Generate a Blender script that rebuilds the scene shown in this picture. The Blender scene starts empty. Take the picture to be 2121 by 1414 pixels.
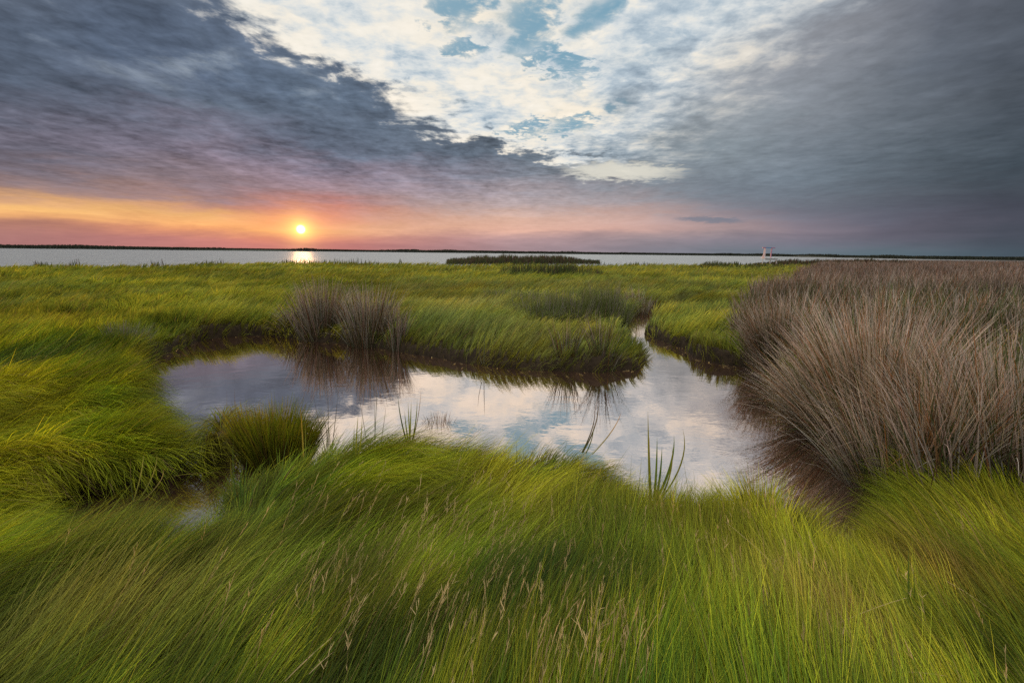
import bpy, math
import numpy as np
from mathutils import Matrix, Vector

sc = bpy.context.scene
rng = np.random.default_rng(7)
R = math.radians

# ------------------------------------------------------------------ camera
CAM_H = 1.6
PITCH = math.atan((707 - 521.7) / 1000.0)
ROLL = 0.0115
FPX = 1000.0                       # focal length in photograph pixels (2121 wide)
def cam_basis():
    r0 = np.array([1., 0, 0]); f = np.array([0, math.cos(PITCH), -math.sin(PITCH)])
    u0 = np.array([0, math.sin(PITCH), math.cos(PITCH)])
    r = r0 * math.cos(ROLL) + u0 * math.sin(ROLL)
    u = u0 * math.cos(ROLL) - r0 * math.sin(ROLL)
    return r, u, f
CR, CU, CF = cam_basis()
cam = bpy.data.cameras.new('camera'); camo = bpy.data.objects.new('camera', cam)
sc.collection.objects.link(camo); sc.camera = camo
cam.sensor_width = 36; cam.lens = 36 * FPX / 2121
cam.clip_start = 0.05; cam.clip_end = 20000
M = Matrix(((CR[0], CU[0], -CF[0], 0), (CR[1], CU[1], -CF[1], 0), (CR[2], CU[2], -CF[2], CAM_H), (0, 0, 0, 1)))
camo.matrix_world = M

def ray(px, py):
    d = CF + (px - 1060.5) / FPX * CR - (py - 707) / FPX * CU
    return d / np.linalg.norm(d)
def gnd(px, py, z=0.0):            # pixel of the photograph -> point on the level z
    d = ray(px, py); t = (z - CAM_H) / d[2]
    return np.array([d[0] * t, d[1] * t])
def azel(px, py):
    d = ray(px, py)
    return math.degrees(math.atan2(d[0], d[1])), math.degrees(math.asin(d[2]))
def to_px(az, el):
    a, e = R(az), R(el)
    d = np.array([math.sin(a) * math.cos(e), math.cos(a) * math.cos(e), math.sin(e)])
    z = d @ CF
    if z < 0.05: z = 0.05
    return 1060.5 + FPX * (d @ CR) / z, 707 - FPX * (d @ CU) / z

# ------------------------------------------------------------------ render settings
sc.view_settings.view_transform = 'Standard'
sc.view_settings.look = 'None'
sc.view_settings.exposure = 0.0
sc.view_settings.gamma = 1.0
sc.cycles.use_denoising = False
sc.cycles.max_bounces = 6
sc.cycles.diffuse_bounces = 3
sc.cycles.glossy_bounces = 3
sc.cycles.transmission_bounces = 3
sc.cycles.transparent_max_bounces = 4
sc.cycles.sample_clamp_indirect = 4.0
sc.cycles.sample_clamp_direct = 4.0
sc.cycles.caustics_reflective = False

def lin(c):
    return tuple(((v / 255) / 12.92 if v / 255 <= 0.04045 else ((v / 255 + 0.055) / 1.055) ** 2.4) for v in c)

# ------------------------------------------------------------------ node helper
class NT:
    def __init__(s, tree): s.t = tree; s.n = tree.nodes; s.l = tree.links
    def set(s, sock, v):
        if isinstance(v, bpy.types.NodeSocket): s.l.new(v, sock)
        elif v is not None:
            if sock.type == 'RGBA' and len(v) == 3: v = (*v, 1)
            sock.default_value = v
    def m(s, op, a, b=None, c=None, clamp=False):
        n = s.n.new('ShaderNodeMath'); n.operation = op; n.use_clamp = clamp
        for k, v in enumerate((a, b, c)):
            if v is not None: s.set(n.inputs[k], v)
        return n.outputs[0]
    def vm(s, op, a, b=None, scale=None):
        n = s.n.new('ShaderNodeVectorMath'); n.operation = op
        s.set(n.inputs[0], a)
        if b is not None: s.set(n.inputs[1], b)
        if scale is not None: s.set(n.inputs['Scale'], scale)
        return n.outputs['Value'] if op in ('LENGTH', 'DOT_PRODUCT', 'DISTANCE') else n.outputs[0]
    def comb(s, x, y, z=0.0):
        n = s.n.new('ShaderNodeCombineXYZ')
        for k, v in enumerate((x, y, z)): s.set(n.inputs[k], v)
        return n.outputs[0]
    def sep(s, v):
        n = s.n.new('ShaderNodeSeparateXYZ'); s.set(n.inputs[0], v); return n.outputs
    def mr(s, v, a, b, c=0.0, d=1.0, smooth=True):
        n = s.n.new('ShaderNodeMapRange'); n.interpolation_type = 'SMOOTHSTEP' if smooth else 'LINEAR'
        for k, x in enumerate((v, a, b, c, d)): s.set(n.inputs[k], x)
        return n.outputs[0]
    def mix(s, f, a, b, mode='MIX'):
        n = s.n.new('ShaderNodeMix'); n.data_type = 'RGBA'; n.blend_type = mode; n.clamp_factor = True
        s.set(n.inputs[0], f); s.set(n.inputs[6], a); s.set(n.inputs[7], b); return n.outputs[2]
    def noise(s, v, scale, detail=4.0, rough=0.5, dist=0.0, lac=2.0, dims='3D'):
        n = s.n.new('ShaderNodeTexNoise'); n.noise_dimensions = dims
        s.set(n.inputs['Vector'], v); s.set(n.inputs['Scale'], scale); s.set(n.inputs['Detail'], detail)
        s.set(n.inputs['Roughness'], rough); s.set(n.inputs['Distortion'], dist); s.set(n.inputs['Lacunarity'], lac)
        return n.outputs[0]
    def ramp(s, f, stops, interp='LINEAR'):
        n = s.n.new('ShaderNodeValToRGB'); cr = n.color_ramp; cr.interpolation = interp
        while len(cr.elements) > 1: cr.elements.remove(cr.elements[-1])
        for k, (p, c) in enumerate(stops):
            e = cr.elements[0] if k == 0 else cr.elements.new(p)
            e.position = p; e.color = (*c, 1) if len(c) == 3 else c
        s.set(n.inputs[0], f); return n.outputs[0]

# ------------------------------------------------------------------ sky (world)
SUN_AZ, SUN_EL = azel(623, 475)
SKYC = {   # cloud-deck colours seen along each direction: photograph column -> [(row, sRGB)]
 0:   [(-200,(110,120,136)),(0,(78,90,108)),(60,(80,92,110)),(130,(66,80,100)),(220,(74,86,105)),(270,(112,104,122)),(330,(100,98,116)),(372,(135,112,118)),(392,(175,135,115)),(408,(225,165,110)),(422,(255,200,112)),(436,(248,178,104)),(455,(182,126,108)),(480,(168,118,112)),(505,(168,114,112))],
 200: [(-200,(110,122,138)),(0,(75,88,108)),(100,(72,86,106)),(200,(80,90,110)),(260,(108,102,122)),(330,(104,100,118)),(375,(138,116,124)),(404,(172,132,122)),(422,(238,175,112)),(434,(255,198,110)),(448,(252,176,102)),(465,(192,126,110)),(490,(176,116,112))],
 420: [(-200,(120,132,148)),(0,(80,94,114)),(150,(78,92,114)),(250,(82,96,116)),(310,(130,114,134)),(365,(138,118,132)),(412,(152,122,126)),(436,(206,148,114)),(450,(255,194,108)),(468,(250,164,98)),(490,(198,124,116))],
 620: [(-200,(120,132,148)),(0,(92,106,126)),(200,(80,96,116)),(300,(84,98,120)),(350,(134,118,138)),(400,(162,126,136)),(432,(206,128,120)),(455,(250,152,106)),(475,(254,180,95)),(495,(240,144,106)),(510,(208,122,116))],
 850: [(-200,(130,142,156)),(0,(95,110,128)),(250,(82,98,118)),(330,(86,100,120)),(366,(132,120,138)),(402,(160,136,146)),(432,(184,152,146)),(460,(218,166,140)),(478,(230,172,140)),(490,(198,140,130)),(510,(182,126,124))],
 1060:[(-200,(150,160,170)),(0,(140,152,164)),(250,(100,116,132)),(330,(96,112,130)),(365,(118,122,136)),(400,(165,148,155)),(430,(188,162,158)),(455,(226,182,160)),(475,(228,176,154)),(490,(186,148,148)),(512,(166,136,140))],
 1300:[(-200,(160,166,172)),(0,(172,174,178)),(200,(152,158,164)),(300,(124,140,150)),(385,(120,132,144)),(415,(158,148,154)),(450,(204,168,158)),(475,(212,168,156)),(492,(166,146,150)),(515,(140,132,142))],
 1500:[(-200,(150,156,164)),(0,(160,163,168)),(150,(150,154,162)),(300,(126,140,150)),(400,(108,120,134)),(440,(138,134,146)),(470,(172,148,148)),(497,(134,128,140)),(520,(114,122,134))],
 1700:[(-200,(130,136,146)),(0,(136,139,147)),(200,(122,129,139)),(350,(95,110,124)),(420,(104,110,124)),(480,(124,114,128)),(505,(112,114,128)),(525,(100,118,128))],
 1900:[(-200,(100,108,120)),(0,(94,100,112)),(200,(88,98,110)),(350,(76,90,102)),(450,(88,90,104)),(500,(92,92,106)),(525,(88,108,118))],
 2121:[(-200,(84,92,104)),(0,(76,82,92)),(200,(66,76,88)),(350,(56,70,82)),(450,(68,70,82)),(520,(66,78,90))],
}
def sky_lookup(az, el):
    x, y = to_px(az, el)
    ks = sorted(SKYC); x = min(max(x, 0), 2121)
    j = max(i for i, k in enumerate(ks) if k <= x); j2 = min(j + 1, len(ks) - 1)
    def col(k):
        st = SKYC[k]; ys = [s[0] for s in st]
        return np.array([np.interp(y, ys, [lin(s[1])[c] for s in st]) for c in range(3)])
    t = 0 if j == j2 else (x - ks[j]) / (ks[j2] - ks[j])
    c = col(ks[j]) * (1 - t) + col(ks[j2]) * t
    g = c @ np.array([.3, .55, .15])
    c = g + (c - g) * np.interp(el, [0, 4, 5.5, 13, 16], [.92, .92, .72, .72, .85])
    return c * np.interp(el, [0, 4, 9, 40], [1.0, 1.02, 1.2, 1.2])

def build_world():
    w = bpy.data.worlds.new('World'); sc.world = w; w.use_nodes = True
    w.cycles.sampling_method = 'MANUAL'; w.cycles.sample_map_resolution = 1024
    t = NT(w.node_tree); t.n.clear()
    geo = t.n.new('ShaderNodeNewGeometry')
    tc = t.n.new('ShaderNodeTexCoord')
    d = tc.outputs['Generated']
    x, y, z = t.sep(d)
    az = t.m('MULTIPLY', t.m('ARCTAN2', x, y), 180 / math.pi)
    el = t.m('MULTIPLY', t.m('ARCSINE', z), 180 / math.pi)
    # cloud layer seen in perspective: streets of cloud run towards azimuth +27 deg
    zz = t.m('ADD', t.m('MAXIMUM', z, 0.0), 0.05)
    P = t.comb(t.m('DIVIDE', x, zz), t.m('DIVIDE', y, zz), 0.0)
    mp = t.n.new('ShaderNodeMapping'); t.l.new(P, mp.inputs[0])
    mp.inputs['Rotation'].default_value = (0, 0, R(27)); mp.inputs['Scale'].default_value = (1.0, 0.42, 1)
    PS = mp.outputs[0]
    n_str = t.noise(PS, 1.1, 9, 0.58, 0.3)               # long streets
    n_str2 = t.noise(PS, 4.2, 6, 0.6, 0.4)
    n_puf = t.noise(P, 2.6, 9, 0.62, 0.25)               # puffs
    n_fin = t.noise(P, 9.0, 6, 0.6, 0.3)
    n_big = t.noise(P, 0.9, 4, 0.5)
    H = t.comb(t.m('MULTIPLY', az, 0.11), t.m('MULTIPLY', el, 0.75), 3.0)
    n_hor = t.noise(H, 1.0, 7, 0.6, 0.6)                 # flat streaks near the horizon
    H2 = t.comb(t.m('MULTIPLY', az, 0.05), t.m('MULTIPLY', el, 0.22), 7.0)
    n_h2 = t.noise(H2, 1.0, 7, 0.6, 0.5)
    c = lambda n: t.m('SUBTRACT', n, 0.5)
    elp = t.m('MAXIMUM', el, 0.0)
    # warped direction
    amp = t.mr(elp, 1.0, 14.0, 0.0, 7.0, smooth=False)
    azw = t.m('ADD', az, t.m('ADD', t.m('MULTIPLY', c(n_str), t.m('MULTIPLY', amp, 1.6)), t.m('MULTIPLY', c(n_h2), 9.0)))
    elw = t.m('ADD', el, t.m('ADD', t.m('MULTIPLY', c(n_puf), t.m('MULTIPLY', amp, 0.55)),
              t.m('ADD', t.m('MULTIPLY', c(n_h2), t.mr(elp, 0.0, 8.0, 0.5, 5.0, smooth=False)),
                  t.m('MULTIPLY', c(n_hor), t.mr(elp, 0.0, 6.0, 0.5, 2.6, smooth=False)))))
    azs = [-50, -43, -37, -31, -26, -21, -15, -8, 0, 8, 15, 22, 30, 37, 44, 52]
    els = [-1, 0, 0.5, 1.0, 1.5, 2.0, 2.6, 3.2, 3.9, 4.7, 5.7, 7, 8.5, 10.5, 13, 16, 20, 24, 28, 34]
    f = t.m('DIVIDE', t.m('ADD', elw, 2.0), 40.0)
    prev = None
    for i, a in enumerate(azs):
        stops = [((e + 2) / 40.0, tuple(sky_lookup(a, e))) for e in els]
        r = t.ramp(f, stops)
        prev = r if prev is None else t.mix(t.mr(azw, azs[i - 1], a, smooth=False), prev, r)
    base = prev
    # relief inside the deck
    rel = t.m('ADD', t.m('MULTIPLY', c(n_str), 1.2), t.m('MULTIPLY', c(n_str2), 1.3))
    rel = t.m('ADD', rel, t.m('ADD', t.m('MULTIPLY', c(n_puf), 1.3), t.m('MULTIPLY', c(n_fin), 1.5)))
    rightside = t.mr(az, 0.0, 22.0, 1.0, 0.4)
    rel = t.m('MULTIPLY', rel, t.m('MULTIPLY', t.mr(elp, 2.0, 10.0, 0.1, 0.85), rightside))
    base = t.vm('SCALE', base, scale=t.m('MAXIMUM', t.m('ADD', 1.0, rel), 0.45))
    relh = t.m('MULTIPLY', t.m('ADD', t.m('MULTIPLY', c(n_hor), 0.55), t.m('MULTIPLY', c(n_h2), 0.35)), t.mr(elp, 7.0, 14.0, 1.0, 0.2))
    base = t.vm('SCALE', base, scale=t.m('ADD', 1.0, relh))
    # bright breaks in the dark left deck
    gapn = t.m('ADD', t.m('MULTIPLY', n_str, 0.65), t.m('MULTIPLY', n_puf, 0.35))
    gap = t.m('MULTIPLY', t.mr(gapn, 0.55, 0.70), t.mr(elw, 10.0, 20.0))
    gap = t.m('MULTIPLY', gap, t.mr(az, 14.0, 24.0, 1.0, 0.25))
    base = t.mix(t.m('MULTIPLY', gap, 0.75), base, lin((185, 194, 200)))
    # Nishita clear sky behind the clouds
    sk = t.n.new('ShaderNodeTexSky'); sk.sky_type = 'NISHITA'; sk.sun_disc = False
    sk.sun_elevation = R(SUN_EL); sk.sun_rotation = R(SUN_AZ)
    t.l.new(d, sk.inputs[0])
    clear = t.vm('ADD', t.vm('SCALE', sk.outputs[0], scale=0.03), lin((106, 152, 176)))
    # the lit opening: white and cream altocumulus
    def curve(el_, pts, key):      # azimuth of an edge as a function of elevation
        st = sorted(((azel(px, py)[1] + 2) / 40, azel(px, py)[0]) for px, py in pts)
        st = [(p, (((a + 60) / 120),) * 3) for p, a in st]
        rr = t.ramp(t.m('DIVIDE', t.m('ADD', el_, 2.0), 40.0), st)
        return t.m('SUBTRACT', t.m('MULTIPLY', t.sep(rr)[0], 120.0), 60.0)
    ragged = t.m('ADD', t.m('MULTIPLY', c(n_puf), 1.0), t.m('ADD', t.m('MULTIPLY', c(n_str2), 0.6), t.m('MULTIPLY', c(n_fin), 0.35)))
    els_e = t.m('ADD', el, t.m('MULTIPLY', ragged, 5.0))
    azL = curve(els_e, [(400,-150),(470,0),(540,60),(690,130),(830,190),(880,250),(960,285),(1080,312),(1250,345)], 'L')
    azR = curve(els_e, [(1800,-150),(1650,0),(1530,100),(1400,190),(1330,260),(1270,310),(1265,345)], 'R')
    mL = t.mr(t.m('ADD', t.m('SUBTRACT', az, azL), t.m('ADD', t.m('MULTIPLY', ragged, 17.0), t.m('MULTIPLY', c(n_str), 10.0))), -3.4, 3.4)
    mR = t.mr(t.m('ADD', t.m('SUBTRACT', azR, az), t.m('MULTIPLY', ragged, 14.0)), -11.0, 9.0)
    mk = t.m('MULTIPLY', mL, mR)
    mk = t.m('MULTIPLY', mk, t.mr(els_e, 9.0, 10.5))
    puff = t.m('ADD', t.m('MULTIPLY', c(n_puf), 1.2), t.m('ADD', t.m('MULTIPLY', c(n_fin), 0.8), t.m('ADD', t.m('MULTIPLY', c(n_str2), 0.6), t.m('MULTIPLY', c(n_big), 1.1))))
    puff = t.m('ADD', puff, t.mr(az, -16.0, 24.0, 0.12, -0.04))
    lit = t.ramp(t.m('ADD', puff, 0.5), [(0.10, lin((138, 160, 178))), (0.32, lin((184, 198, 208))), (0.48, lin((220, 224, 224))), (0.64, lin((244, 238, 226))), (0.9, lin((255, 248, 236)))])
    warm = t.mix(t.mr(n_big, 0.42, 0.62), (0.98, 0.99, 1.0), (1.0, 0.965, 0.91))
    lit = t.mix(1.0, lit, warm, 'MULTIPLY')
    # blue gaps
    def blob(px, py, rx, ry, rot=0.0, wob=1.0):
        a0, e0 = azel(px, py)
        k = math.degrees(1 / FPX)
        u = t.m('ADD', t.m('SUBTRACT', az, a0), t.m('MULTIPLY', t.m('ADD', ragged, t.m('MULTIPLY', c(n_fin), 0.8)), 9.0 * wob))
        v = t.m('ADD', t.m('SUBTRACT', el, e0), t.m('ADD', t.m('MULTIPLY', c(n_str2), 5.0 * wob), t.m('MULTIPLY', c(n_fin), 5.0 * wob)))
        cr_, sr_ = math.cos(R(rot)), math.sin(R(rot))
        uu = t.m('DIVIDE', t.m('ADD', t.m('MULTIPLY', u, cr_), t.m('MULTIPLY', v, sr_)), rx * k)
        vv = t.m('DIVIDE', t.m('SUBTRACT', t.m('MULTIPLY', v, cr_), t.m('MULTIPLY', u, sr_)), ry * k)
        return t.m('ADD', t.m('MULTIPLY', uu, uu), t.m('MULTIPLY', vv, vv))
    g = None
    for args in ((1085, 45, 46, 40, -20), (955, 105, 36, 10, 0), (1150, 128, 62, 18, -25), (1190, 256, 40, 14, 6), (1085, 268, 40, 9, 0), (940, 22, 36, 26, 0), (1250, 20, 20, 60, -60)):
        bl = t.mr(blob(*args, wob=1.1), 2.4, -0.4)
        g = bl if g is None else t.m('MAXIMUM', g, bl)
    lit = t.mix(g, lit, clear)
    col = t.mix(mk, base, lit)
    # separate pale lens of cloud low in the middle, one dark bar at the right
    bl = t.mr(blob(1285, 356, 120, 17, -3, 0.35), 1.4, 0.1)
    col = t.mix(t.m('MULTIPLY', bl, 0.85), col, lin((226, 222, 208)))
    bl = t.mr(blob(1470, 455, 62, 6, -3, 0.12), 1.4, 0.2)
    col = t.mix(t.m('MULTIPLY', bl, 0.7), col, lin((112, 122, 138)))
    # sun aureole and disc
    sd = (math.sin(R(SUN_AZ)) * math.cos(R(SUN_EL)), math.cos(R(SUN_AZ)) * math.cos(R(SUN_EL)), math.sin(R(SUN_EL)))
    ang = t.m('MULTIPLY', t.m('ARCCOSINE', t.m('MINIMUM', t.vm('DOT_PRODUCT', d, sd), 1.0)), 180 / math.pi)
    def glow(width, colr, p=1.0):
        e = t.m('EXPONENT', t.m('MULTIPLY', t.m('POWER', t.m('DIVIDE', ang, width), p), -1.0))
        return t.vm('SCALE', colr, scale=e)
    col = t.vm('ADD', col, glow(1.8, (0.24, 0.08, 0.02), 1.1))
    col = t.vm('ADD', col, glow(0.9, (1.2, 0.85, 0.12), 1.15))
    disc = t.mr(ang, 0.55, 0.2)
    col = t.mix(disc, col, (5.0, 4.2, 1.8))
    # unseen sky overhead and behind the camera, brightened to light the grass
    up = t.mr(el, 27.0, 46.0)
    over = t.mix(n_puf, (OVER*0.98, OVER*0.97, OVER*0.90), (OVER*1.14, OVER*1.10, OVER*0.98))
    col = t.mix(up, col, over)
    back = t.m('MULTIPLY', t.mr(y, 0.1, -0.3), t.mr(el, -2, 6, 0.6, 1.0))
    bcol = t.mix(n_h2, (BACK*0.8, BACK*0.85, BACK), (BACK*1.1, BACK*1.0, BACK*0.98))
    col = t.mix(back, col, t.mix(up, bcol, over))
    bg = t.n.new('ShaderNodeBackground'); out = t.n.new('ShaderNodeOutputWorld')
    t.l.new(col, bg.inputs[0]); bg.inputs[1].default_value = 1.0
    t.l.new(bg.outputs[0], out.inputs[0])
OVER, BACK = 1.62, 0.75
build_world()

# ------------------------------------------------------------------ sun
sl = bpy.data.lights.new('sun', 'SUN'); so = bpy.data.objects.new('sun', sl); sc.collection.objects.link(so)
sl.energy = 3.0; sl.angle = R(0.6); sl.color = (1.0, 0.52, 0.24)
sdir = Vector((math.sin(R(SUN_AZ)) * math.cos(R(SUN_EL)), math.cos(R(SUN_AZ)) * math.cos(R(SUN_EL)), math.sin(R(SUN_EL))))
so.rotation_euler = (-sdir).to_track_quat('-Z', 'Y').to_euler()

#GROUND
# ------------------------------------------------------------------ numpy helpers
_tab = np.random.default_rng(3).random((257, 257))
def vnoise(x, y, seed=0):
    x = np.asarray(x, float) + seed * 17.37; y = np.asarray(y, float) + seed * 9.71
    xi = np.floor(x).astype(int); yi = np.floor(y).astype(int)
    fx = x - xi; fy = y - yi
    fx = fx * fx * (3 - 2 * fx); fy = fy * fy * (3 - 2 * fy)
    a = _tab[xi % 256, yi % 256]; b = _tab[(xi + 1) % 256, yi % 256]
    c = _tab[xi % 256, (yi + 1) % 256]; d = _tab[(xi + 1) % 256, (yi + 1) % 256]
    return (a * (1 - fx) + b * fx) * (1 - fy) + (c * (1 - fx) + d * fx) * fy
def fbm(x, y, oct=4, seed=0):
    v = 0; a = 0.5; t = 0
    for k in range(oct):
        v = v + a * vnoise(x * 2 ** k, y * 2 ** k, seed + k * 5); t += a; a *= 0.55
    return v / t
def sstep(a, b, x):
    t = np.clip((x - a) / (b - a), 0, 1); return t * t * (3 - 2 * t)

def sdf(px, py, poly):             # signed distance, negative inside
    px = np.asarray(px, float); py = np.asarray(py, float)
    shp = px.shape; px = px.ravel(); py = py.ravel()
    d2 = np.full(px.size, 1e9); ins = np.zeros(px.size, bool)
    P = np.asarray(poly)
    for i in range(len(P)):
        ax, ay = P[i]; bx, by = P[(i + 1) % len(P)]
        ex, ey = bx - ax, by - ay
        t = np.clip(((px - ax) * ex + (py - ay) * ey) / (ex * ex + ey * ey + 1e-12), 0, 1)
        d2 = np.minimum(d2, (px - ax - t * ex) ** 2 + (py - ay - t * ey) ** 2)
        cond = ((ay > py) != (by > py)) & (px < (bx - ax) * (py - ay) / (by - ay + 1e-12) + ax)
        ins ^= cond
    d = np.sqrt(d2)
    return np.where(ins, -d, d).reshape(shp)

# ------------------------------------------------------------------ plan of the marsh
far_edge = [(296,764),(330,738),(375,722),(425,703),(500,694),(580,696),(640,706),(720,714),(790,722),(860,734),(950,752),(1050,764),
            (1150,770),(1250,772),(1322,764),(1342,742),(1330,722)]
right_edge = [(1392,716),(1425,722),(1432,742),(1480,754),(1540,762),(1590,778),(1640,812),(1690,860),(1735,905),(1800,940),(1880,965)]
near_edge = [(1880,1030),(1850,1070),(1830,1130),(1750,1120),(1680,1050),(1580,1000),(1510,998),(1480,1018),(1440,1020),(1400,985),(1350,985),
             (1285,985),(1245,935),(1205,905),(1110,895),(1030,912),(960,896),(890,872),(840,862),(780,856),(720,862),(672,880),(652,905),(600,928),(535,950),
             (500,948),(499,905),(486,888),(466,880),(405,874),(350,862),(290,836),(268,800)]
POND = [gnd(*p) for p in far_edge + right_edge] + [gnd(x, y, 0.05) if 440 < x < 500 else gnd(x, y, 0.36) * np.array([1.0, 1.0]) + np.array([0, -0.02 - 0.025 * gnd(x, y, 0.36)[1]]) * (1.0 if 690 < x < 1730 else 0.35) for x, y in near_edge]
INLET = [gnd(x, y, 0.02) for x, y in ((498,880),(488,888),(489,945),(440,965),(390,975),(330,990),(250,1008),(140,1030),(40,1046))] + \
        [gnd(x, y, 0.30) + np.array([0.0, -0.30]) for x, y in ((40,1052),(170,1052),(330,1052),(400,1065),(470,1065),(520,1010))] + [gnd(x, y, 0.02) for x, y in ((500,990),(500,940),(520,905))]
def widen(pts, w):                 # creek centre line -> closed strip
    P = [gnd(*p) for p in pts]; L = []; Rr = []
    for i, p in enumerate(P):
        a = P[max(i - 1, 0)]; b = P[min(i + 1, len(P) - 1)]
        t = (b - a) / (np.linalg.norm(b - a) + 1e-9); n = np.array([-t[1], t[0]])
        ww = w[i] if hasattr(w, '__len__') else w
        L.append(p + n * ww); Rr.append(p - n * ww)
    return L + Rr[::-1]
CREEK = widen([(1375,725),(1340,712),(1318,702),(1305,690),(1312,674),(1340,655),(1385,640),(1420,626),(1470,618),(1530,612)], [.46,.42,.34,.32,.34,.34,.36,.34,.32,.35])
ARM = widen([(1310,690),(1270,692),(1220,692),(1160,694),(1110,698)], [.3,.4,.42,.36,.16])
def water_d(x, y):
    return np.minimum(np.minimum(sdf(x, y, POND), sdf(x, y, INLET)), np.minimum(sdf(x, y, CREEK), sdf(x, y, ARM)))
# distance table for quick look-ups
GX = np.linspace(-9, 11, 500); GY = np.linspace(0.3, 22, 540)
_gx, _gy = np.meshgrid(GX, GY, indexing='ij')
_wx = (fbm(_gx * 2.2, _gy * 2.2, 3, 4) - 0.5) * 0.22; _wy = (fbm(_gx * 2.2, _gy * 2.2, 3, 8) - 0.5) * 0.22
WD = water_d(_gx + _wx, _gy + _wy)
def wd(x, y):
    x = np.asarray(x, float); y = np.asarray(y, float)
    fx = np.clip((x - GX[0]) / (GX[1] - GX[0]), 0, len(GX) - 1.001); fy = np.clip((y - GY[0]) / (GY[1] - GY[0]), 0, len(GY) - 1.001)
    i = fx.astype(int); j = fy.astype(int); u = fx - i; v = fy - j
    r = (WD[i, j] * (1 - u) + WD[i + 1, j] * u) * (1 - v) + (WD[i, j + 1] * (1 - u) + WD[i + 1, j + 1] * u) * v
    out = np.maximum(np.maximum(GX[0] - x, x - GX[-1]), np.maximum(GY[0] - y, y - GY[-1]))
    return np.where(out > 0, np.maximum(r, out), r)
def wgrad(x, y, e=0.06):
    gx = wd(x + e, y) - wd(x - e, y); gy = wd(x, y + e) - wd(x, y - e)
    l = np.sqrt(gx * gx + gy * gy) + 1e-9
    return gx / l, gy / l
# lake: near shore and far shore as distances along each bearing
shore_pts = [(-900,545),(0,546),(150,544),(300,545),(450,541),(623,540),(800,541),(930,543),(1100,544),(1240,546),(1400,545),(1560,546)]
_sh = []
for px_, py_ in shore_pts:
    hz = 509.5 + 0.0115 * px_
    _sh.append((math.degrees(math.atan((px_ - 1060) / 1000)), 1.15 / ((py_ - hz) / 1000) * 1.0))
_sh = [(-75, 30)] + _sh + [(29.5, 66), (32, 95), (36, 150), (40, 210), (50, 230), (75, 240)]
_fs = [(-75, 300), (-47, 330), (-24, 420), (0, 480), (15, 520), (27, 520), (34, 400), (40, 300), (50, 262), (75, 250)]
def shore_y(x, y):
    a = np.degrees(np.arctan2(x, np.maximum(y, 0.01)))
    n = fbm(x * 0.11, y * 0.11, 4, 21) - 0.5
    return np.interp(a, [p[0] for p in _sh], [p[1] for p in _sh]) + n * 9, np.interp(a, [p[0] for p in _fs], [p[1] for p in _fs]) + (fbm(x * 0.012, y * 0.012, 3, 5) - .5) * 60
def height(x, y):
    d = wd(x, y)
    und = (fbm(x * 0.8, y * 0.8, 4, 1) - 0.5)
    amp = 0.22 + 0.10 * sstep(6, 14, y)
    land = 0.16 + und * amp + (fbm(x * 1.9, y * 1.9, 2, 12) - 0.5) * 0.16
    land = land + 0.05 * sstep(0.3, 1.2, d)
    h = -0.30 + (land + 0.30) * sstep(-0.10, 0.07, d)
    near, far = shore_y(x, y)
    lk = sstep(near - 1.0, near + 1.0, y) * (1 - sstep(far - 4, far + 4, y))
    h = h * (1 - lk) - 1.5 * lk
    h = h + sstep(far, far + 25, y) * (0.5 + 0.8 * fbm(x * 0.01, y * 0.01, 3, 9))
    return h

# ------------------------------------------------------------------ mesh helpers
def new_mesh(name, verts, quads, mats, parent=None, smooth=False, col=None, tris=None):
    me = bpy.data.meshes.new(name)
    verts = np.asarray(verts, np.float32); quads = np.asarray(quads, np.int32)
    me.vertices.add(len(verts)); me.vertices.foreach_set('co', verts.ravel())
    k = quads.shape[1]
    me.loops.add(quads.size); me.loops.foreach_set('vertex_index', quads.ravel())
    me.polygons.add(len(quads)); me.polygons.foreach_set('loop_start', np.arange(0, quads.size, k, dtype=np.int32))
    me.update(calc_edges=True)
    if smooth: me.polygons.foreach_set('use_smooth', np.ones(len(quads), bool))
    if col is not None:
        at = me.color_attributes.new('tint', 'FLOAT_COLOR', 'POINT')
        c4 = np.ones((len(verts), 4), np.float32); c4[:, :3] = col
        at.data.foreach_set('color', c4.ravel())
    me.materials.append(mats)
    o = bpy.data.objects.new(name, me); sc.collection.objects.link(o)
    if parent: o.parent = parent
    return o
def tag(o, label=None, cat=None, group=None, kind=None):
    for k, v in (('label', label), ('category', cat), ('group', group), ('kind', kind)):
        if v: o[k] = v
    return o
def empty(name, loc, label, cat, group=None):
    o = bpy.data.objects.new(name, None); sc.collection.objects.link(o); o.location = loc
    o.empty_display_size = 0.1
    return tag(o, label, cat, group)

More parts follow.
